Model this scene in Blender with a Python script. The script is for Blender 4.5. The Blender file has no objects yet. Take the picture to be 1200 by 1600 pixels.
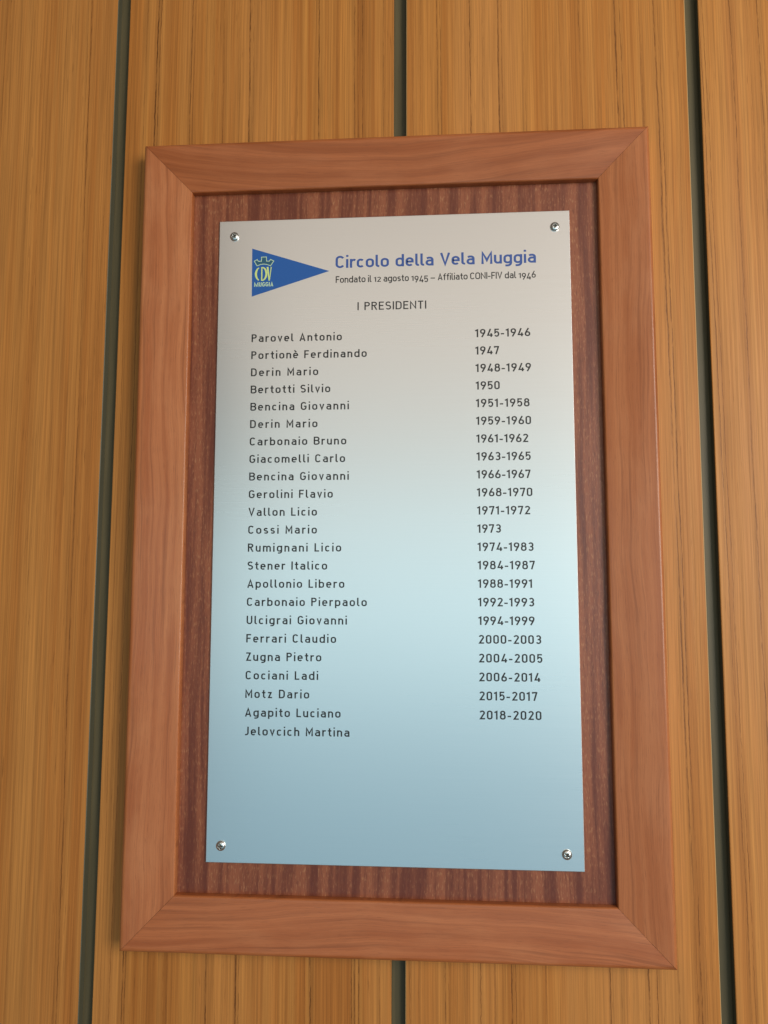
import bpy, bmesh, math, random
from mathutils import Matrix, Vector
random.seed(7)
S = bpy.context.scene
COL = S.collection

# ------------------------------------------------------------------ camera
cam_d = bpy.data.cameras.new("camera"); cam = bpy.data.objects.new("camera", cam_d); COL.objects.link(cam)
cam_d.sensor_fit = 'VERTICAL'; cam_d.sensor_height = 36.0; cam_d.lens = 1194.0 / 1600 * 36
cam_d.clip_start = 0.01; cam_d.clip_end = 100
R = ((0.9976387, -0.0684179, 0.0059934), (0.0686771, 0.9929993, -0.0961029), (0.0006237, 0.0962876, 0.9953534))
cam.matrix_world = Matrix(((R[0][0], R[0][2], -R[0][1], 0.03418), (R[1][0], R[1][2], -R[1][1], -0.59523),
                           (R[2][0], R[2][2], -R[2][1], -0.04411), (0, 0, 0, 1)))
S.camera = cam

# ------------------------------------------------------------------ world and lamps
w = bpy.data.worlds.new("World"); S.world = w; w.use_nodes = True
bg = w.node_tree.nodes["Background"]; bg.inputs[0].default_value = (1.0, 0.86, 0.70, 1); bg.inputs[1].default_value = 0.12

def area(name, loc, target, sx, sy, col, watt):
    d = bpy.data.lights.new(name, 'AREA'); d.shape = 'RECTANGLE'; d.size = sx; d.size_y = sy
    d.color = col; d.energy = watt
    o = bpy.data.objects.new(name, d); COL.objects.link(o)
    v = Vector(target) - Vector(loc)
    o.matrix_world = Matrix.Translation(Vector(loc)) @ v.to_track_quat('-Z', 'Y').to_matrix().to_4x4()
    return o
area("window_light_behind", (0.5, -3.2, -0.05), (0.1, 0, -0.05), 3.6, 0.95, (0.62, 0.92, 1.0), 14)
area("ceiling_glow", (0.6, -3.0, 1.42), (0, 0, 0), 3.6, 1.95, (1.0, 0.85, 0.72), 15)
area("low_daylight", (0.3, -3.0, -1.35), (0, 0, 0), 3.6, 1.7, (0.29, 0.71, 0.97), 9.8)
area("window_light_right", (1.50, -1.80, 0.30), (0, 0, 0.05), 1.0, 1.3, (1.0, 0.94, 0.87), 41)

S.view_settings.view_transform = 'Standard'; S.view_settings.look = 'None'
S.view_settings.exposure = 0.0; S.view_settings.gamma = 1.0
S.cycles.use_denoising = True

# ------------------------------------------------------------------ node helpers
class NT:
    def __init__(self, name):
        self.m = bpy.data.materials.new(name); self.m.use_nodes = True
        self.t = self.m.node_tree; self.n = self.t.nodes; self.l = self.t.links
        self.b = self.n["Principled BSDF"]
    def put(self, s, v):
        if isinstance(v, bpy.types.NodeSocket): self.l.new(v, s)
        else: s.default_value = v
    def math(self, op, a, b=0.0, c=0.0, clamp=False):
        x = self.n.new("ShaderNodeMath"); x.operation = op; x.use_clamp = clamp
        self.put(x.inputs[0], a); self.put(x.inputs[1], b)
        if op in ('MULTIPLY_ADD', 'SMOOTH_MIN', 'WRAP', 'COMPARE'): self.put(x.inputs[2], c)
        return x.outputs[0]
    def noise(self, vec, scale, detail=2, rough=0.5, dist=0.0):
        """scale: tuple multiplying the coordinates (metres)"""
        mp = self.n.new("ShaderNodeVectorMath"); mp.operation = 'MULTIPLY'
        self.put(mp.inputs[0], vec); mp.inputs[1].default_value = scale
        x = self.n.new("ShaderNodeTexNoise"); self.l.new(mp.outputs[0], x.inputs["Vector"])
        x.inputs["Scale"].default_value = 1; x.inputs["Detail"].default_value = detail
        x.inputs["Roughness"].default_value = rough; x.inputs["Distortion"].default_value = dist
        return x.outputs["Fac"]
    def rng(self, v, a, b, c=0.0, d=1.0, smooth=True):
        x = self.n.new("ShaderNodeMapRange"); x.interpolation_type = 'SMOOTHSTEP' if smooth else 'LINEAR'
        self.put(x.inputs[0], v)
        for i, q in enumerate((a, b, c, d)): x.inputs[i + 1].default_value = q
        return x.outputs[0]
    def mix(self, f, a, b, mode='MIX'):
        x = self.n.new("ShaderNodeMix"); x.data_type = 'RGBA'; x.blend_type = mode
        self.put(x.inputs[0], f)
        self.put(x.inputs[6], a if isinstance(a, bpy.types.NodeSocket) else (*a, 1))
        self.put(x.inputs[7], b if isinstance(b, bpy.types.NodeSocket) else (*b, 1))
        return x.outputs[2]
    def obj(self):
        return self.n.new("ShaderNodeTexCoord").outputs["Object"]
    def sep(self, v):
        x = self.n.new("ShaderNodeSeparateXYZ"); self.l.new(v, x.inputs[0]); return x.outputs
    def comb(self, a, b, c):
        x = self.n.new("ShaderNodeCombineXYZ")
        for i, q in enumerate((a, b, c)): self.put(x.inputs[i], q)
        return x.outputs[0]
    def bump(self, h, dist, strength=1.0):
        x = self.n.new("ShaderNodeBump"); self.put(x.inputs["Height"], h)
        x.inputs["Distance"].default_value = dist; x.inputs["Strength"].default_value = strength
        self.l.new(x.outputs[0], self.b.inputs["Normal"])
    def set(self, **k):
        for a, v in k.items(): self.put(self.b.inputs[a.replace('_', ' ')], v)

def plain(name, col, rough, metal=0.0, spec=0.5):
    t = NT(name); t.set(Base_Color=(*col, 1), Roughness=rough, Metallic=metal); t.b.inputs["Specular IOR Level"].default_value = spec
    return t.m

# ------------------------------------------------------------------ materials
def teak(name, lines, base, alt, pale, seed):
    """vertical veneer: fine grain, wide colour bands and the dark late-wood lines of one panel.
    lines: (x at z=+0.45, x at z=-0.345, half width, strength), millimetres"""
    t = NT(name); P = t.obj(); x, y, z = t.sep(P)
    drift = t.math('MULTIPLY', t.math('SUBTRACT', t.noise(P, (4, 1, 5), 2), 0.5), 0.0040)
    wig = t.math('MULTIPLY', t.math('SUBTRACT', t.noise(P, (90, 1, 90), 3, 0.65), 0.5), 0.0017)
    xx = t.math('ADD', t.math('ADD', x, drift), wig)
    xg = t.math('ADD', x, t.math('MULTIPLY', drift, 0.6)); V = t.comb(xg, seed, z)
    broad = t.noise(V, (22, 1, 0.9), 2)
    band = t.noise(V, (150, 1, 1.3), 3, 0.6)
    fine = t.noise(V, (620, 1, 5), 3, 0.6)
    hair = t.noise(V, (1400, 1, 16), 2, 0.6)
    c = t.mix(t.rng(band, 0.34, 0.66), base, alt)
    c = t.mix(t.rng(broad, 0.4, 0.72, 0, 0.7), c, pale)
    g = t.math('ADD', t.math('MULTIPLY', t.math('SUBTRACT', fine, 0.5), 0.85), 1.0)
    g = t.math('ADD', g, t.math('MULTIPLY', t.math('SUBTRACT', hair, 0.5), 0.62))
    c = t.mix(1.0, c, t.comb(g, g, g), 'MULTIPLY')
    pores = t.math('MULTIPLY', t.rng(t.noise(V, (1300, 1, 45), 2, 0.5), 0.62, 0.74), t.rng(t.noise(V, (60, 1, 4), 1), 0.45, 0.65))
    dark = t.math('MULTIPLY', pores, 0.45)
    brk = t.rng(t.noise(V, (420, 1, 55), 3, 0.75), 0.34, 0.58, 0.36, 1.0)
    fade = t.rng(t.noise(V, (160, 1, 5), 1), 0.30, 0.55, 0.45, 1.0)
    thin = t.math('MULTIPLY', brk, fade)
    for (a, b, hw, st) in lines:
        s = (a - b) / 795.0; x0 = (a - s * 450.0) / 1000.0
        lx = t.math('MULTIPLY_ADD', z, s, x0)
        dist = t.math('ABSOLUTE', t.math('SUBTRACT', xx, lx))
        core = t.rng(dist, hw * 0.00040, hw * 0.0012, min(1.0, st * 0.95), 0.0)
        halo = t.rng(dist, 0.0, 0.0042, 0.17 * st, 0.0)
        dark = t.math('MAXIMUM', dark, t.math('MULTIPLY', core, thin))
        dark = t.math('MAXIMUM', dark, halo)
    c = t.mix(dark, c, (0.095, 0.028, 0.005))
    t.set(Base_Color=c, Roughness=t.rng(fine, 0.3, 0.7, 0.50, 0.40))
    t.b.inputs["Specular IOR Level"].default_value = 0.26
    t.bump(t.math('SUBTRACT', t.math('MULTIPLY', hair, 0.5), dark), 0.00012, 0.6)
    return t.m

L_A = [(-333.5, -331, .7, .6), (-337, -333.5, .5, .45), (-261, -254.8, .55, .7), (-264, -257.5, .4, .35), (-297, -296, .6, .25), (-312, -308, .5, .25), (-246, -244, .4, .3), (-283, -281, .4, .25), (-355, -352, .5, .5), (-400, -398, .5, .5)]
L_B = [(-211, -213.6, .5, .6), (-201.2, -203.6, .7, .95), (-198.7, -201.7, .45, .8), (-184, -184, .4, .3), (-171.3, -172.2, .6, .7), (-169, -169.3, .35, .45), (-153, -151, .4, .25),
       (-144, -139.6, .55, .95), (-130, -127, .4, .25), (-121.7, -116.8, .65, .95), (-118.5, -114.4, .35, .75), (-108, -104, .3, .25), (-92, -90, .4, .22), (-67, -64.5, .35, .5), (-63.2, -60.4, .55, .95), (-47, -45, .35, .25),
       (-33.2, -29.6, .5, .8), (-30, -27.3, .4, .8), (-26.6, -24.0, .45, .85), (-8.5, -8.6, .5, .5), (-223.6, -221, .35, .45)]
L_C = [(16, 14, .5, .55), (22, 20.4, .65, .3), (35.6, 39.8, .45, .8), (38.2, 42.6, .5, .55), (50, 54, .4, .22), (62.6, 65.6, .55, .9), (73, 76, 1.1, .3), (85.8, 88, .6, .85), (88.6, 91, .35, .7), (106.5, 113, .5, .45),
       (128, 131, .4, .2), (136, 141, .9, .22), (152, 158.8, .45, .75), (163, 168, .35, .25), (180.9, 186.3, .8, .8), (184.8, 192.4, .4, .8), (200.2, 207.5, .9, .45), (211.8, 220.9, .75, .75), (215.0, 223.6, .5, .8), (229.6, 227.2, .4, .3)]
L_D = [(247.5, 258, .45, .7), (250.4, 261, .4, .6), (272, 279, .5, .7), (286, 290, .4, .25), (293.8, 298, .6, .7), (297, 301.5, .4, .4), (320, 322, .5, .6), (350, 353, .5, .6)]
TEAK = [teak("teak_veneer_a", L_A, (0.49, 0.200, 0.046), (0.41, 0.148, 0.030), (0.52, 0.225, 0.056), 0.3),
        teak("teak_veneer_b", L_B, (0.50, 0.205, 0.044), (0.40, 0.142, 0.026), (0.52, 0.220, 0.055), 1.7),
        teak("teak_veneer_c", L_C, (0.51, 0.210, 0.046), (0.43, 0.158, 0.030), (0.54, 0.235, 0.064), 2.9),
        teak("teak_veneer_d", L_D, (0.52, 0.220, 0.052), (0.45, 0.170, 0.036), (0.55, 0.245, 0.072), 4.1)]

def groove_mat():
    t = NT("olive_groove_paint"); P = t.obj()
    n = t.noise(P, (260, 260, 9), 3); s = t.noise(P, (900, 900, 500), 1)
    c = t.mix(t.rng(n, 0.35, 0.65), (0.095, 0.076, 0.038), (0.122, 0.096, 0.048))
    c = t.mix(t.rng(s, 0.80, 0.84, 0, 0.8), c, (0.02, 0.017, 0.01))
    t.set(Base_Color=c, Roughness=0.45); t.b.inputs['Specular IOR Level'].default_value = 0.3; return t.m
GROOVE = groove_mat()
def edge_mat():
    t = NT("grey_green_panel_edge"); P = t.obj()
    c = t.mix(t.noise(P, (100, 100, 12), 3), (0.085, 0.080, 0.048), (0.12, 0.115, 0.075))
    t.set(Base_Color=c, Roughness=0.35); return t.m
EDGE = edge_mat()
def pale_edge():
    t = NT("pale_veneer_arris"); P = t.obj()
    c = t.mix(t.noise(P, (100, 100, 20), 3), (0.46, 0.27, 0.10), (0.56, 0.36, 0.16))
    t.set(Base_Color=c, Roughness=0.35); return t.m
ARRIS = pale_edge()

def frame_mat(name, seed, ca, cb, cc, arch):
    """object X runs along the rail, object Y across it"""
    t = NT(name); P = t.obj(); x, y, z = t.sep(P)
    arc = t.math('MULTIPLY', t.math('MULTIPLY', x, x), arch)
    yy = t.math('ADD', t.math('ADD', y, arc), t.math('MULTIPLY', t.math('SUBTRACT', t.noise(P, (7, 18, 1), 2), 0.5), 0.016))
    V = t.comb(x, yy, seed)
    band = t.noise(V, (3.0, 150, 1), 2, 0.5)
    grow = t.noise(V, (4.0, 260, 1), 4, 0.6)
    fine = t.noise(V, (16, 1300, 1), 3, 0.65)
    patch = t.noise(V, (14, 40, 1), 3, 0.55)
    c = t.mix(t.rng(band, 0.33, 0.67), ca, cb)
    c = t.mix(t.rng(patch, 0.42, 0.75, 0, 0.55), c, cc)
    ln = t.rng(grow, 0.52, 0.68, 0, 0.48)
    c = t.mix(ln, c, (0.22, 0.062, 0.018))
    fl = t.math('MULTIPLY', t.rng(t.noise(V, (70, 1900, 1), 2, 0.65), 0.57, 0.68), 0.38)
    c = t.mix(fl, c, (0.19, 0.058, 0.02))
    g = t.math('ADD', t.math('MULTIPLY', t.math('SUBTRACT', fine, 0.5), 0.50), 1.0)
    c = t.mix(1.0, c, t.comb(g, g, g), 'MULTIPLY')
    t.set(Base_Color=c, Roughness=t.rng(patch, 0.3, 0.7, 0.36, 0.46)); t.b.inputs["Specular IOR Level"].default_value = 0.30
    t.b.inputs["Coat Weight"].default_value = 0.25; t.b.inputs["Coat Roughness"].default_value = 0.16
    t.bump(t.math('ADD', fine, t.math('MULTIPLY', patch, 1.2)), 0.00012, 0.5)
    return t.m
FR = [frame_mat("cherry_wood_left", 1.0, (0.49, 0.168, 0.058), (0.39, 0.115, 0.034), (0.53, 0.205, 0.080), 0.05),
      frame_mat("cherry_wood_top", 5.0, (0.40, 0.118, 0.036), (0.31, 0.083, 0.022), (0.44, 0.148, 0.054), 0.42),
      frame_mat("cherry_wood_right", 9.0, (0.47, 0.160, 0.054), (0.38, 0.115, 0.034), (0.50, 0.192, 0.076), 0.04),
      frame_mat("cherry_wood_bottom", 13.0, (0.46, 0.143, 0.046), (0.36, 0.100, 0.028), (0.49, 0.175, 0.066), 0.22)]

def mahogany():
    t = NT("sapele_mahogany"); P = t.obj(); x, y, z = t.sep(P)
    xx = t.math('ADD', x, t.math('MULTIPLY', t.math('SUBTRACT', t.noise(P, (6, 1, 5), 2), 0.5), 0.010))
    V = t.comb(xx, 0.0, z)
    rib = t.noise(V, (115, 1, 5.0), 3, 0.6)
    rib2 = t.noise(V, (320, 1, 9), 2, 0.5)
    rag = t.noise(V, (700, 1, 120), 2, 0.6)
    f = t.math('ADD', t.math('MULTIPLY', rib, 0.75), t.math('MULTIPLY', rib2, 0.25))
    f = t.math('ADD', f, t.math('MULTIPLY', t.math('SUBTRACT', rag, 0.5), 0.10))
    c = t.mix(t.rng(f, 0.38, 0.62), (0.138, 0.030, 0.013), (0.290, 0.086, 0.036))
    fleck = t.math('MULTIPLY', t.rng(t.noise(V, (1000, 1, 210), 2, 0.6), 0.53, 0.68), t.rng(f, 0.40, 0.60, 0.15, 0.75))
    c = t.mix(fleck, c, (0.43, 0.19, 0.085))
    pore = t.rng(t.noise(V, (1500, 1, 150), 1, 0.5), 0.60, 0.72, 0, 0.5)
    c = t.mix(pore, c, (0.085, 0.018, 0.008))
    t.set(Base_Color=c, Roughness=t.rng(rag, 0.3, 0.7, 0.34, 0.50)); t.b.inputs["Specular IOR Level"].default_value = 0.5
    t.bump(rag, 0.00015, 0.5)
    return t.m
MAHOG = mahogany()

def brushed():
    t = NT("satin_aluminium"); P = t.obj()
    n = t.noise(P, (12, 1, 3200), 2, 0.6); m = t.noise(P, (3, 1, 9), 2, 0.5)
    t.set(Base_Color=t.mix(n, (0.80, 0.80, 0.79), (0.84, 0.84, 0.83)), Metallic=1.0,
          Roughness=t.math('ADD', t.rng(n, 0.3, 0.7, 0.275, 0.297), t.math('MULTIPLY', t.math('SUBTRACT', m, 0.5), 0.02)))
    t.b.inputs["Anisotropic"].default_value = 0.60
    t.l.new(t.comb(0.0, 0.0, 1.0), t.b.inputs["Tangent"])     # brushed sideways: reflections smear upwards and downwards
    return t.m
ALU = brushed()
CHROME = plain("zinc_plated_steel", (0.76, 0.77, 0.74), 0.26, 1.0)
SLOT = plain("shaded_screw_slot", (0.10, 0.095, 0.08), 0.5, 0.7)  # recess shade put into the metal's colour so the cross reads dark
INK = plain("black_print", (0.020, 0.020, 0.020), 0.42, 0.0, 0.45)
BLUE = plain("blue_print", (0.045, 0.100, 0.330), 0.42, 0.0, 0.45)
PEN = plain("pennant_blue_print", (0.016, 0.105, 0.370), 0.45, 0.0, 0.45)
LIME = plain("lime_print", (0.66, 0.78, 0.26), 0.45)
PALE = plain("pale_green_print", (0.50, 0.68, 0.46), 0.45)
TEAL = plain("crown_teal_print", (0.020, 0.105, 0.175), 0.45)

# ------------------------------------------------------------------ mesh helpers
def link(name, me, parent=None, mats=()):
    o = bpy.data.objects.new(name, me); COL.objects.link(o)
    for m in mats: me.materials.append(m)
    if parent: o.parent = parent
    return o
def mesh(name, vs, fs, mi=None, smooth=False):
    me = bpy.data.meshes.new(name); me.from_pydata(vs, [], fs)
    if mi: me.polygons.foreach_set('material_index', mi)
    if smooth: me.polygons.foreach_set('use_smooth', [True] * len(fs))
    me.update(); return me
def empty(name, loc=(0, 0, 0)):
    o = bpy.data.objects.new(name, None); o.empty_display_size = 0.05; o.location = loc; COL.objects.link(o); return o

# ------------------------------------------------------------------ the wall: olive backing with wood panels planted on it
ZB, ZT = -0.85, 0.95
WT = 0.0031
def boxmesh(name, x0, x1, y0, y1, z0, z1):
    v = [(x, y, z) for x in (x0, x1) for y in (y0, y1) for z in (z0, z1)]
    f = [(0, 1, 3, 2), (4, 6, 7, 5), (0, 4, 5, 1), (2, 3, 7, 6), (0, 2, 6, 4), (1, 5, 7, 3)]
    return mesh(name, v, f)
wall = link('wall', boxmesh('wall', -0.95, 0.96, 0.0070, 0.03, ZB, ZT), None, [GROOVE])
wall['kind'] = 'structure'; wall.rotation_euler = (0, WT, 0)
def panel(x0, x1, teakm, arris):
    r = 0.0007; th = 0.0068
    prof = [(x0, th), (x0, r), (x0 + 0.3 * r, 0.3 * r), (x0 + r, 0.0), (x1 - r, 0.0), (x1 - 0.3 * r, 0.3 * r), (x1, r), (x1, th)]
    n = len(prof)
    vs = [(a, b, ZB) for a, b in prof] + [(a, b, ZT) for a, b in prof]
    fs = []; mi = []
    for i in range(n):
        j = (i + 1) % n
        fs.append((i, j, n + j, n + i))
        mi.append({0: 1, 1: 2, 2: 2, 3: 0, 4: 2, 5: 2, 6: 1, 7: 1}[i])
    fs.append(tuple(range(n))[::-1]); fs.append(tuple(range(n, 2 * n))); mi += [1, 1]
    return link('wood_panel', mesh('wood_panel', vs, fs, mi), wall, [teakm, EDGE, arris])
X0 = 0.0
pitch = 0.23715
for k, m in ((-3, 3), (-2, 0), (-1, 1), (0, 2), (1, 3), (2, 0)):
    xa = k * pitch + 0.0102; xb = (k + 1) * pitch
    panel(xa, xb, TEAK[m], (EDGE, TEAK[1], ARRIS, TEAK[3])[m])

# ------------------------------------------------------------------ the framed plaque
plaque = empty('framed_plaque', (0, 0, 0))
plaque['label'] = 'reddish wooden frame holding an engraved metal plate listing club presidents, hung on wood panels'
plaque['category'] = 'plaque'

# frame rails: profile (distance in from outer edge, depth out of the wall)
def arcp(cx, cy, r, a0, a1, n):
    return [(cx + r * math.cos(math.radians(a0 + (a1 - a0) * i / n)), cy + r * math.sin(math.radians(a0 + (a1 - a0) * i / n))) for i in range(n + 1)]
prof = [(0.0006, 0.0004), (0.0, 0.0015)]
prof += arcp(0.0032, 0.0168, 0.0032, 180, 82, 8)
prof += [(0.010, 0.0194), (0.020, 0.0180), (0.0300, 0.0163), (0.0367, 0.0152)]
prof += arcp(0.0377, 0.01335, 0.0017, 78, 0, 6)
prof += [(0.0394, 0.0085), (0.0394, 0.0004)]
FW = 0.0394
FXL, FXR, FZB, FZT = -0.2012, 0.2012, -0.3124, 0.3130
def rail(length, mat, loc, rz):
    """local X along the rail, local Y from outer edge inward, local Z out of the wall"""
    NS = 12; gap = 0.00012
    vs = []; fs = []
    np_ = len(prof)
    for i in range(NS + 1):
        t = i / NS
        for (d, h) in prof:
            x = -length / 2 + d + gap + (length - 2 * d - 2 * gap) * t
            vs.append((x, d, h))
    for i in range(NS):
        for j in range(np_):
            k = (j + 1) % np_
            fs.append((i * np_ + j, (i + 1) * np_ + j, (i + 1) * np_ + k, i * np_ + k))
    fs.append(tuple(range(np_))); fs.append(tuple(range(NS * np_, (NS + 1) * np_))[::-1])
    me = mesh('frame_rail', vs, fs, None, True)
    for f in me.polygons:
        if len(f.vertices) > 4: f.use_smooth = False
    bm = bmesh.new(); bm.from_mesh(me); bmesh.ops.recalc_face_normals(bm, faces=bm.faces); bm.to_mesh(me); bm.free()
    for e in me.edges: pass
    o = link('frame_rail', me, plaque, [mat])
    # local (x,y,z) -> along, inward, out of wall (-Y world)
    c, s = math.cos(rz), math.sin(rz)
    ax = Vector((c, 0, s)); ay = Vector((-s, 0, c)); az = Vector((0, -1, 0))
    M = Matrix(((ax.x, ay.x, az.x, loc[0]), (ax.y, ay.y, az.y, 0), (ax.z, ay.z, az.z, loc[1]), (0, 0, 0, 1)))
    o.matrix_local = M
    md = o.modifiers.new('split', 'EDGE_SPLIT'); md.split_angle = math.radians(38)
    return o
cx, cz = (FXL + FXR) / 2, (FZB + FZT) / 2
rail(FXR - FXL, FR[3], (cx, FZB), 0)                    # bottom: inward is up
rail(FXR - FXL, FR[1], (cx, FZT), math.pi)              # top: inward is down
rail(FZT - FZB, FR[0], (FXL, cz), -math.pi / 2)         # left: inward is right
rail(FZT - FZB, FR[2], (FXR, cz), math.pi / 2)          # right: inward is left

link('backing_board', boxmesh('backing_board', FXL + 0.020, FXR - 0.020, -0.0090, -0.0012, FZB + 0.020, FZT - 0.020), plaque, [MAHOG])
for o in plaque.children:
    if o.name.startswith('backing'):
        # the board lies in a rebate behind the rails: keep its front inside the sight opening
        o.data.clear_geometry()
        tmp = boxmesh('t', FXL + FW + 0.0001, FXR - FW - 0.0001, -0.0090, -0.0012, FZB + FW + 0.0001, FZT - FW - 0.0001)
        o.data = tmp; tmp.name = 'backing_board'; tmp.materials.append(MAHOG)

# metal plate, thin with eased edges
PW, PH = 0.280, 0.5008
YP = -0.0107
me = bpy.data.meshes.new('plate'); bm = bmesh.new()
bmesh.ops.create_cube(bm, size=1.0)
for v in bm.verts: v.co = Vector((v.co.x * PW, -0.00995 + v.co.y * 0.0015, v.co.z * PH))
bmesh.ops.bevel(bm, geom=[e for e in bm.edges if abs(e.verts[0].co.y + 0.0107) < 1e-5 and abs(e.verts[1].co.y + 0.0107) < 1e-5], offset=0.00045, segments=2, affect='EDGES', profile=0.5)
bm.to_mesh(me); bm.free()
CUT = plain("bright_cut_metal_edge", (0.86, 0.85, 0.83), 0.42, 1.0)
plate = link('metal_plate', me, plaque, [ALU, CUT])
for f in me.polygons: f.material_index = 0 if abs(f.normal.y) > 0.98 else 1

# ------------------------------------------------------------------ screws: domed heads with a pressed cross
def screw_mesh():
    NA, NR = 72, 26; RAD = 0.0036; H = 0.0021
    vs = []; fs = []
    def z(x, y):
        r = math.hypot(x, y) / RAD
        h = H * (max(0.0, 1 - (0.94 * r) ** 2.6)) ** 0.5
        wd, ln = 0.00046, 0.00185
        def slot(a, b):
            ta = (wd - abs(a)) / 0.00022; tb = (ln - abs(b)) / 0.0005
            return max(0.0, min(1.0, min(ta + 0.5, tb)))
        s = max(slot(x, y), slot(y, x)); c = max(0, 1 - math.hypot(x, y) / 0.0011)
        s = max(s, min(1, c * 2.2))
        return h - s * (0.00105 + 0.0005 * c)
    vs.append((0, 0, z(0, 0)))
    for i in range(1, NR + 1):
        r = RAD * i / NR
        for k in range(NA):
            a = 2 * math.pi * k / NA; x, y = r * math.cos(a), r * math.sin(a)
            vs.append((x, y, z(x, y)))
    for k in range(NA):
        a = 2 * math.pi * k / NA; vs.append((RAD * 0.99 * math.cos(a), RAD * 0.99 * math.sin(a), 0.0))
    for k in range(NA): fs.append((0, 1 + k, 1 + (k + 1) % NA))
    for i in range(NR):
        for k in range(NA):
            a = 1 + i * NA + k; b = 1 + i * NA + (k + 1) % NA
            fs.append((a, a + NA, b + NA, b))
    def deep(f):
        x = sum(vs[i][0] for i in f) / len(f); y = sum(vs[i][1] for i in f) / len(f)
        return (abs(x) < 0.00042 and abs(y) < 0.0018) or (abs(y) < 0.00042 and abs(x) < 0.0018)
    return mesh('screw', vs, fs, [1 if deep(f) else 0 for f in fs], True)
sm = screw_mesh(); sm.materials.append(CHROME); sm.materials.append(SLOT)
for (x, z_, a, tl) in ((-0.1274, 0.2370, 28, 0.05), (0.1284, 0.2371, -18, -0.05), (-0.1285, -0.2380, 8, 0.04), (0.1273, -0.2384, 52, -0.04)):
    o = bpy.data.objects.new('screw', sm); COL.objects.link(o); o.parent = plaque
    o.matrix_local = Matrix.Translation((x, YP, z_)) @ Matrix.Rotation(math.pi / 2 + tl, 4, 'X') @ Matrix.Rotation(math.radians(a), 4, 'Z')

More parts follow.
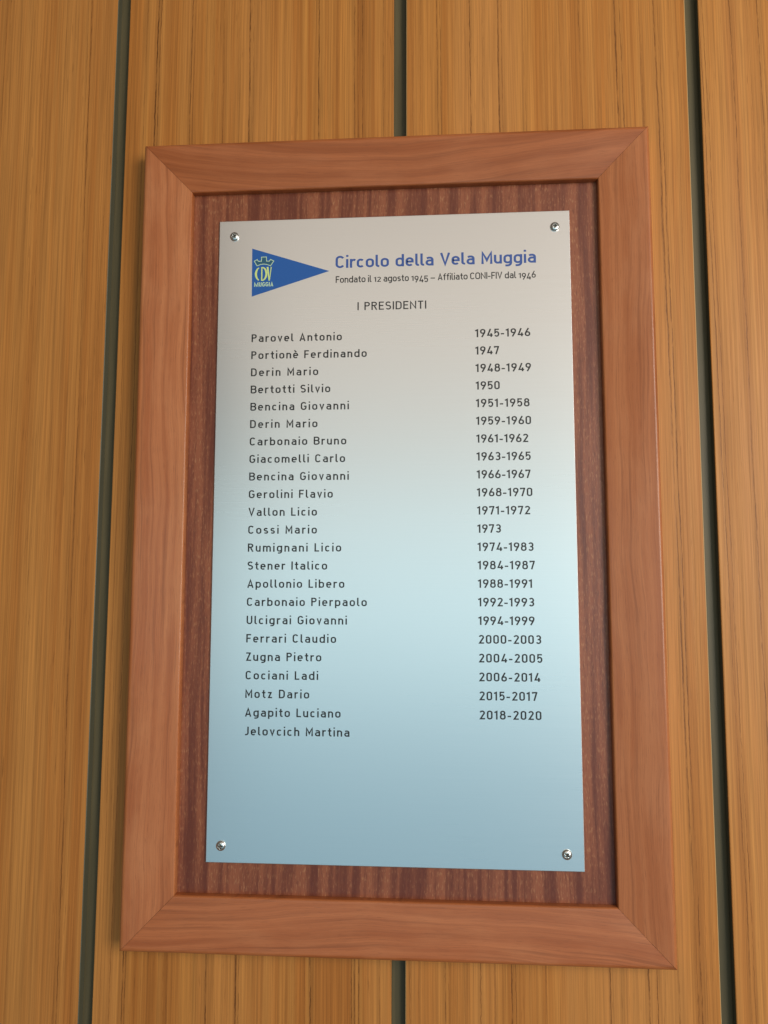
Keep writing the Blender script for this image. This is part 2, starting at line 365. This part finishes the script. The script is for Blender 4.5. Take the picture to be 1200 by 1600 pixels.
# ------------------------------------------------------------------ lettering: one stroke alphabet in the manner of a road-sign face
XH = 0.72
def A_(cx, cy, rx, ry, a0, a1, n=None):
    n = n or max(3, int(abs(a1 - a0) / 15))
    return [(cx + rx * math.cos(math.radians(a0 + (a1 - a0) * i / n)), cy + ry * math.sin(math.radians(a0 + (a1 - a0) * i / n))) for i in range(n + 1)]
def stad(x0, x1, y0, y1, h):
    rx = (x1 - x0) / 2 - h; c = (x0 + x1) / 2; ry = min(rx * 0.86, (y1 - y0) / 2 - h)
    return A_(c, y1 - h - ry, rx, ry, 0, 180) + A_(c, y0 + h + ry, rx, ry, 180, 360)
def glyph(ch, h):
    """returns (advance width, [(points, closed)])"""
    X = XH; O = False; C = True
    if ch == ' ': return 0.44, []
    if ch == '\u00e8':
        w_, s = glyph('e', h); return w_, s + [([(w_ / 2 - .13, 1.02), (w_ / 2 + .06, X + .07)], O)]
    if ch in 'o': return .55, [(stad(0, .55, 0, X, h), C)]
    if ch == 'b': return .56, [([(h, 0), (h, 1)], O), (stad(0, .56, 0, X, h), C)]
    if ch == 'd': return .56, [([(.56 - h, 0), (.56 - h, 1)], O), (stad(0, .56, 0, X, h), C)]
    if ch == 'p': return .56, [([(h, -.24), (h, X)], O), (stad(0, .56, 0, X, h), C)]
    if ch == 'g':
        r = .22
        return .56, [(stad(0, .56, 0, X, h), C), ([(.56 - h, X), (.56 - h, -.24 + h + r)] + A_(.56 - h - r, -.24 + h + r, r, r, 0, -90)[1:] + [(.12, -.24 + h)], O)]
    if ch == 'a':
        w_ = .53; r = .17; yb = .43 - h * .2; rb = (yb - h) / 2
        return w_, [([(w_ - h, 0), (w_ - h, X - h - r)] + A_(w_ - h - r, X - h - r, r, r, 0, 90)[1:] + [(.20, X - h), (.09, X - h - .05)], O),
                    ([(w_ - h, yb), (h + rb, yb)] + A_(h + rb, h + rb, rb, rb, 90, 270)[1:] + [(w_ - .20, h), (w_ - h, .15)], O)]
    if ch == 'n': w_ = .52; rx = w_ / 2 - h; return w_, [([(h, 0), (h, X)], O), (A_(w_ / 2, X - h - rx, rx, rx, 180, 0) + [(w_ - h, 0)], O)]
    if ch == 'h': w_ = .52; rx = w_ / 2 - h; return w_, [([(h, 0), (h, 1)], O), (A_(w_ / 2, X - h - rx, rx, rx, 180, 0) + [(w_ - h, 0)], O)]
    if ch == 'u': w_ = .52; rx = w_ / 2 - h; return w_, [([(w_ - h, 0), (w_ - h, X)], O), ([(h, X)] + A_(w_ / 2, h + rx, rx, rx, 180, 360), O)]
    if ch == 'm':
        w_ = .84; q = (w_ - 2 * h) / 4
        return w_, [([(h, 0), (h, X)], O), (A_(h + q, X - h - q, q, q, 180, 0) + [(h + 2 * q, 0)], O), (A_(h + 3 * q, X - h - q, q, q, 180, 0) + [(w_ - h, 0)], O)]
    if ch == 'r': return .36, [([(h, 0), (h, X)], O), (A_(h + .2, X - h - .2, .2, .2, 180, 62), O)]
    if ch == 'i': return 2 * h, [([(h, 0), (h, X)], O), ([(h, .90), (h, .90 + 2 * h)], O)]
    if ch == 'l': r = .13; return .24, [([(h, 1), (h, h + r)] + A_(h + r, h + r, r, r, 180, 270)[1:] + [(.25, h)], O)]
    if ch == 't': r = .14; return .36, [([(.10 + h, .94), (.10 + h, h + r)] + A_(.10 + h + r, h + r, r, r, 180, 270)[1:] + [(.37, h)], O), ([(0, X - h), (.36, X - h)], O)]
    if ch == 'f': r = .14; return .36, [([(.10 + h, 0), (.10 + h, 1 - h - r)] + A_(.10 + h + r, 1 - h - r, r, r, 180, 90)[1:] + [(.38, 1 - h)], O), ([(0, X - h), (.34, X - h)], O)]
    if ch == 'e':
        w_ = .54; rx = w_ / 2 - h; c = w_ / 2; m = .37
        return w_, [([(h, m), (w_ - h, m), (w_ - h, X - h - rx)] + A_(c, X - h - rx, rx, rx, 0, 180)[1:] + A_(c, h + rx, rx, rx, 180, 318), O)]
    if ch == 'c': w_ = .50; rx = w_ / 2 - h + .01; c = h + rx; return w_, [(A_(c, X - h - rx, rx, rx, 38, 180) + A_(c, h + rx, rx, rx, 180, 322), O)]
    if ch == 's':
        w_ = .47; rx = w_ / 2 - h; ry = (X - 2 * h) / 4; c = w_ / 2
        return w_, [(A_(c, X - h - ry, rx, ry, 30, 250) + A_(c, h + ry, rx, ry, 70, -150), O)]
    if ch == 'S':
        w_ = .58; rx = w_ / 2 - h; ry = (1 - 2 * h) / 4; c = w_ / 2
        return w_, [(A_(c, 1 - h - ry, rx, ry, 32, 250) + A_(c, h + ry, rx, ry, 70, -148), O)]
    if ch == 'v': return .50, [([(h * .8, X), (.25, h * .9), (.50 - h * .8, X)], O)]
    if ch == 'z': return .46, [([(.02, X - h), (.46 - h * 1.6, X - h), (h * 1.5, h), (.46, h)], O)]
    if ch == 'A': return .66, [([(h, 0), (.33, 1 - h), (.66 - h, 0)], O), ([(.14, .27), (.52, .27)], O)]
    if ch == 'B':
        w_ = .60
        return w_, [([(h, h), (h, 1 - h), (.34, 1 - h)] + A_(.34, .765 - h / 2, .20, .235 - h / 2, 90, -90)[1:] + [(h, .53)], O),
                    ([(h, .53), (.34, .53)] + A_(.34, .265 + h / 2, .26 - h * .5, .265 - h / 2, 90, -90)[1:] + [(h, h)], O)]
    if ch == 'C': w_ = .60; rx = w_ / 2 - h; c = w_ / 2; return w_, [(A_(c, 1 - h - rx, rx, rx, 25, 180) + A_(c, h + rx, rx, rx, 180, 335), O)]
    if ch == 'G': w_ = .62; rx = w_ / 2 - h; c = w_ / 2; return w_, [(A_(c, 1 - h - rx, rx, rx, 25, 180) + A_(c, h + rx, rx, rx, 180, 360) + [(w_ - h, .47), (.34, .47)], O)]
    if ch == 'D': w_ = .62; r = .25; return w_, [([(h, h), (h, 1 - h)] + A_(w_ - h - r, 1 - h - r, r, r, 90, 0) + A_(w_ - h - r, h + r, r, r, 0, -90), C)]
    if ch == 'E': return .52, [([(.52, 1 - h), (h, 1 - h), (h, h), (.52, h)], O), ([(h, .52), (.47, .52)], O)]
    if ch == 'F': return .50, [([(.50, 1 - h), (h, 1 - h), (h, 0)], O), ([(h, .50), (.45, .50)], O)]
    if ch == 'I': return 2 * h, [([(h, 0), (h, 1)], O)]
    if ch == 'J': r = .20; return .42, [([(.42 - h, 1), (.42 - h, h + r)] + A_(.42 - h - r, h + r, r, r, 0, -120)[1:], O)]
    if ch == 'L': return .48, [([(h, 1), (h, h), (.48, h)], O)]
    if ch == 'M' and h > 0.09: return .92, [([(h, 0), (h, 1 - h * .8), (.46, .12), (.92 - h, 1 - h * .8), (.92 - h, 0)], O)]
    if ch == 'M': return .72, [([(h, 0), (h, 1 - h * 1.2), (.36, .30), (.72 - h, 1 - h * 1.2), (.72 - h, 0)], O)]
    if ch == 'N': return .64, [([(h, 0), (h, 1 - h * 1.5), (.64 - h, h * 1.5), (.64 - h, 1)], O)]
    if ch == 'O': return .66, [(stad(0, .66, 0, 1, h), C)]
    if ch == 'P': return .56, [([(h, 0), (h, 1 - h), (.30, 1 - h)] + A_(.30, .725, .26 - h, .275 - h, 90, -90)[1:] + [(h, .45 + h)], O)]
    if ch == 'R': return .59, [([(h, 0), (h, 1 - h), (.30, 1 - h)] + A_(.30, .735, .27 - h, .265 - h, 90, -90)[1:] + [(h, .47 + h)], O), ([(.30, .47), (.57 - h * .6, 0)], O)]
    if ch == 'T': return .56, [([(0, 1 - h), (.56, 1 - h)], O), ([(.28, 1 - h), (.28, 0)], O)]
    if ch == 'U': w_ = .60; rx = w_ / 2 - h; return w_, [([(h, 1)] + A_(w_ / 2, h + rx, rx, rx, 180, 360) + [(w_ - h, 1)], O)]
    if ch == 'V': return .64, [([(h * .8, 1), (.32, h * .9), (.64 - h * .8, 1)], O)]
    if ch == 'Z': return .54, [([(.02, 1 - h), (.54 - h * 1.5, 1 - h), (h * 1.4, h), (.54, h)], O)]
    if ch == '-': return .36, [([(.0, .36), (.34, .36)], O)]
    if ch == '\u2013': return .62, [([(.0, .34), (.60, .34)], O)]
    if ch == '0': return .55, [(stad(0, .55, 0, 1, h), C)]
    if ch == '1': return .34, [([(.0, .78), (.30 - h, 1 - h * 1.3), (.30 - h, 0)], O)]
    if ch == '2': w_ = .53; rx = w_ / 2 - h; return w_, [(A_(w_ / 2, 1 - h - rx, rx, rx, 165, -32) + [(h * 1.3, h), (w_, h)], O)]
    if ch == '3':
        w_ = .54; rx = w_ / 2 - h; ry = .25 - h * .4
        return w_, [(A_(w_ / 2, .755 - h * .6, rx * .95, ry, 150, -80) + [(.20, .53)], O), (A_(w_ / 2, .265 + h * .4, rx, .265 - h * .6, 88, -152), O)]
    if ch == '4': return .58, [([(.36, 1), (h * 1.2, .22), (.58, .22)], O), ([(.43, .46), (.43, 0)], O)]
    if ch == '5': w_ = .53; rx = w_ / 2 - h; ry = .31 - h * .5; return w_, [([(.49, 1 - h), (h * 1.4, 1 - h), (h * 1.2, .50)] + A_(w_ / 2, h + ry, rx, ry, 130, -150), O)]
    if ch == '6': return .55, [(stad(0, .55, 0, .60, h), C), ([(h, .36), (h + .03, .47), (.37, 1)], O)]
    if ch == '9': return .55, [(stad(0, .55, .40, 1, h), C), ([(.55 - h, .64), (.55 - h - .03, .53), (.18, 0)], O)]
    if ch == '7': return .52, [([(h, .80), (h, 1 - h), (.52 - h, 1 - h), (.52 - h, .90), (.20, 0)], O)]
    if ch == '8': return .56, [(stad(.03, .53, .50 - h * .3, 1, h), C), (stad(0, .56, 0, .50 + h * 1.7, h), C)]
    raise KeyError(ch)

def ribbon(pts, closed, h, T, y, vs, fs):
    """offset a centre line to both sides with mitred joints; T maps glyph space to plate space"""
    q = [pts[0]]
    for p in pts[1:]:
        if math.dist(p, q[-1]) > 1e-4: q.append(p)
    if closed and math.dist(q[0], q[-1]) < 1e-4: q.pop()
    n = len(q); base = len(vs)
    for i in range(n):
        a = q[i - 1] if (i or closed) else None; b = q[(i + 1) % n] if (i < n - 1 or closed) else None
        p = q[i]
        def unit(u, v):
            d = math.dist(u, v); return ((v[0] - u[0]) / d, (v[1] - u[1]) / d)
        d1 = unit(a, p) if a else unit(p, b); d2 = unit(p, b) if b else d1
        n1 = (-d1[1], d1[0]); n2 = (-d2[1], d2[0])
        m = (n1[0] + n2[0], n1[1] + n2[1]); L = math.hypot(*m) or 1e-6; m = (m[0] / L, m[1] / L)
        k = h / max(0.42, m[0] * n1[0] + m[1] * n1[1])
        for sg in (1, -1):
            X, Z = T(p[0] + sg * m[0] * k, p[1] + sg * m[1] * k); vs.append((X, y, Z))
    for i in range(n if closed else n - 1):
        j = (i + 1) % n
        fs.append((base + 2 * i, base + 2 * i + 1, base + 2 * j + 1, base + 2 * j))

def lettering(name, text, x0, x1, z, cap, stroke, mat, xs=1.0, textfig=False, space=None, y=YP - 0.00005):
    """text between x0 and x1 (mm), baseline z (mm), cap height (mm), stroke width relative to cap height"""
    h = stroke / 2; W = []
    gs = []
    for ch in text:
        wd, st = glyph(ch, h)
        if ch == ' ' and space: wd = space
        gs.append((wd * xs, st, ch)); W.append(wd * xs)
    track = ((x1 - x0) / cap - sum(W)) / (len(text) - 1)
    vs, fs = [], []; pen = 0.0; lay = 0
    for wd, st, ch in gs:
        for pts, cl in st:
            def T(a, b, pen=pen, ch=ch):
                if textfig and ch in '120': b *= 0.74
                if textfig and ch in '3459': b = b * 0.98 - 0.24
                return (x0 + (pen + a * xs) * cap) / 1000, (z + b * cap) / 1000
            ribbon(pts, cl, h, T, y - 0.000004 * (lay % 4), vs, fs); lay += 1
        pen += wd + track
    return link(name, mesh(name, vs, fs), plate, [mat])

lettering('title_lettering', 'Circolo della Vela Muggia', -45.0, 113.3, 208.4, 10.1, 0.155, BLUE, 1.19, space=0.24)
lettering('founding_lettering', 'Fondato il 12 agosto 1945 \u2013 Affiliato CONI-FIV dal 1946', -44.8, 112.9, 196.2, 5.5, 0.14, INK, 1.06, True, space=0.17)
lettering('heading_lettering', 'I PRESIDENTI', -27.3, 27.2, 173.3, 6.6, 0.135, INK, 1.18, space=0.26)
rows = [('Parovel Antonio', -39.6, '1945-1946', 107.8), ('Portion\u00e8 Ferdinando', -19.8, '1947', 83.6), ('Derin Mario', -58.2, '1948-1949', 107.9),
        ('Bertotti Silvio', -48.5, '1950', 83.7), ('Bencina Giovanni', -33.7, '1951-1958', 106.3), ('Derin Mario', -58.4, '1959-1960', 107.2),
        ('Carbonaio Bruno', -35.6, '1961-1962', 104.8), ('Giacomelli Carlo', -36.5, '1963-1965', 106.5), ('Bencina Giovanni', -33.5, '1966-1967', 106.1),
        ('Gerolini Flavio', -45.9, '1968-1970', 107.2), ('Vallon Licio', -58.2, '1971-1972', 105.3), ('Cossi Mario', -58.1, '1973', 83.1),
        ('Rumignani Licio', -39.1, '1974-1983', 107.4), ('Stener Italico', -49.9, '1984-1987', 108.1), ('Apollonio Libero', -36.5, '1988-1991', 106.0),
        ('Carbonaio Pierpaolo', -19.2, '1992-1993', 107.1), ('Ulcigrai Giovanni', -34.4, '1994-1999', 107.1), ('Ferrari Claudio', -42.6, '2000-2003', 111.8),
        ('Zugna Pietro', -53.8, '2004-2005', 112.4), ('Cociani Ladi', -56.1, '2006-2014', 110.6), ('Motz Dario', -62.8, '2015-2017', 108.2),
        ('Agapito Luciano', -38.8, '2018-2020', 110.9), ('Jelovcich Martina', -32.0, None, 0)]
for i, (nm, xr, yr, xy) in enumerate(rows):
    zb = 149.2 - 13.915 * i
    lettering('name_lettering', nm, -112.0, xr, zb, 6.4, 0.150, INK, 1.17, space=0.24)
    if yr: lettering('year_lettering', yr, 65.3, xy, zb + 0.1, 6.5, 0.155, INK, 1.18)

# pennant and its emblem, printed on the plate
def poly(name, pts, y, mat, parent=plate):
    me = mesh(name, [(a / 1000, y, b / 1000) for a, b in pts], [tuple(range(len(pts)))])
    bm = bmesh.new(); bm.from_mesh(me); bmesh.ops.triangulate(bm, faces=bm.faces); bm.to_mesh(me); bm.free()
    return link(name, me, parent, [mat])
poly('pennant', [(-112.8, 226.7), (-112.5, 186.7), (-50.0, 206.2)], YP - 0.00005, PEN)
crown = [(-110.9, 216.1), (-108.5, 217.3), (-107.55, 215.8), (-105.1, 215.9), (-104.95, 219.3), (-101.0, 219.3), (-100.95, 215.9), (-98.7, 215.7), (-97.7, 217.2), (-95.0, 215.8),
         (-97.6, 211.9), (-100.2, 213.0), (-102.95, 213.5), (-105.7, 213.2), (-108.6, 212.1)]
poly('crown_emblem', crown, YP - 0.00007, TEAL)
def strokes(name, items, mat, y):
    vs, fs = [], []
    for k, (pts, closed, hw) in enumerate(items):
        ribbon(pts, closed, hw, lambda a, b: (a / 1000, b / 1000), y - 0.000004 * k, vs, fs)
    return link(name, mesh(name, vs, fs), plate, [mat])
strokes('crown_outline', [(crown, True, 0.30)], PALE, YP - 0.00009)
def crescent(c, w0, w1):  # a tapering stroke as a filled band
    return c, w0, w1
vs, fs = [], []
def taper(pts, ws, y):
    b = len(vs)
    for i, (p, wv) in enumerate(zip(pts, ws)):
        a = pts[max(0, i - 1)]; c = pts[min(len(pts) - 1, i + 1)]
        d = math.dist(a, c); nx, nz = -(c[1] - a[1]) / d, (c[0] - a[0]) / d
        for sg in (1, -1): vs.append(((p[0] + sg * nx * wv) / 1000, y, (p[1] + sg * nz * wv) / 1000))
    for i in range(len(pts) - 1): fs.append((b + 2 * i, b + 2 * i + 1, b + 2 * i + 3, b + 2 * i + 2))
yE = YP - 0.00009
taper(A_(-105.4, 205.3, 4.0, 5.6, 112, 248, 12), [0.35 + 0.5 * math.sin(math.pi * i / 12) for i in range(13)], yE)
taper([(-104.6, 211.0), (-104.6, 199.6)], [0.5, 0.5], yE - 4e-6)
taper(A_(-104.6, 205.3, 3.7, 5.5, 90, -90, 14), [0.3 + 0.5 * math.sin(math.pi * i / 14) for i in range(15)], yE - 8e-6)
taper([(-100.0, 211.0), (-98.5, 199.6)], [0.75, 0.5], yE)
taper([(-97.0, 211.0), (-98.3, 199.6)], [0.35, 0.3], yE - 12e-6)
link('emblem_letters', mesh('emblem_letters', vs, fs), plate, [LIME])
lettering('emblem_word', 'MUGGIA', -110.7, -95.1, 194.8, 3.6, 0.20, PALE, 1.05, y=YP - 0.00009)
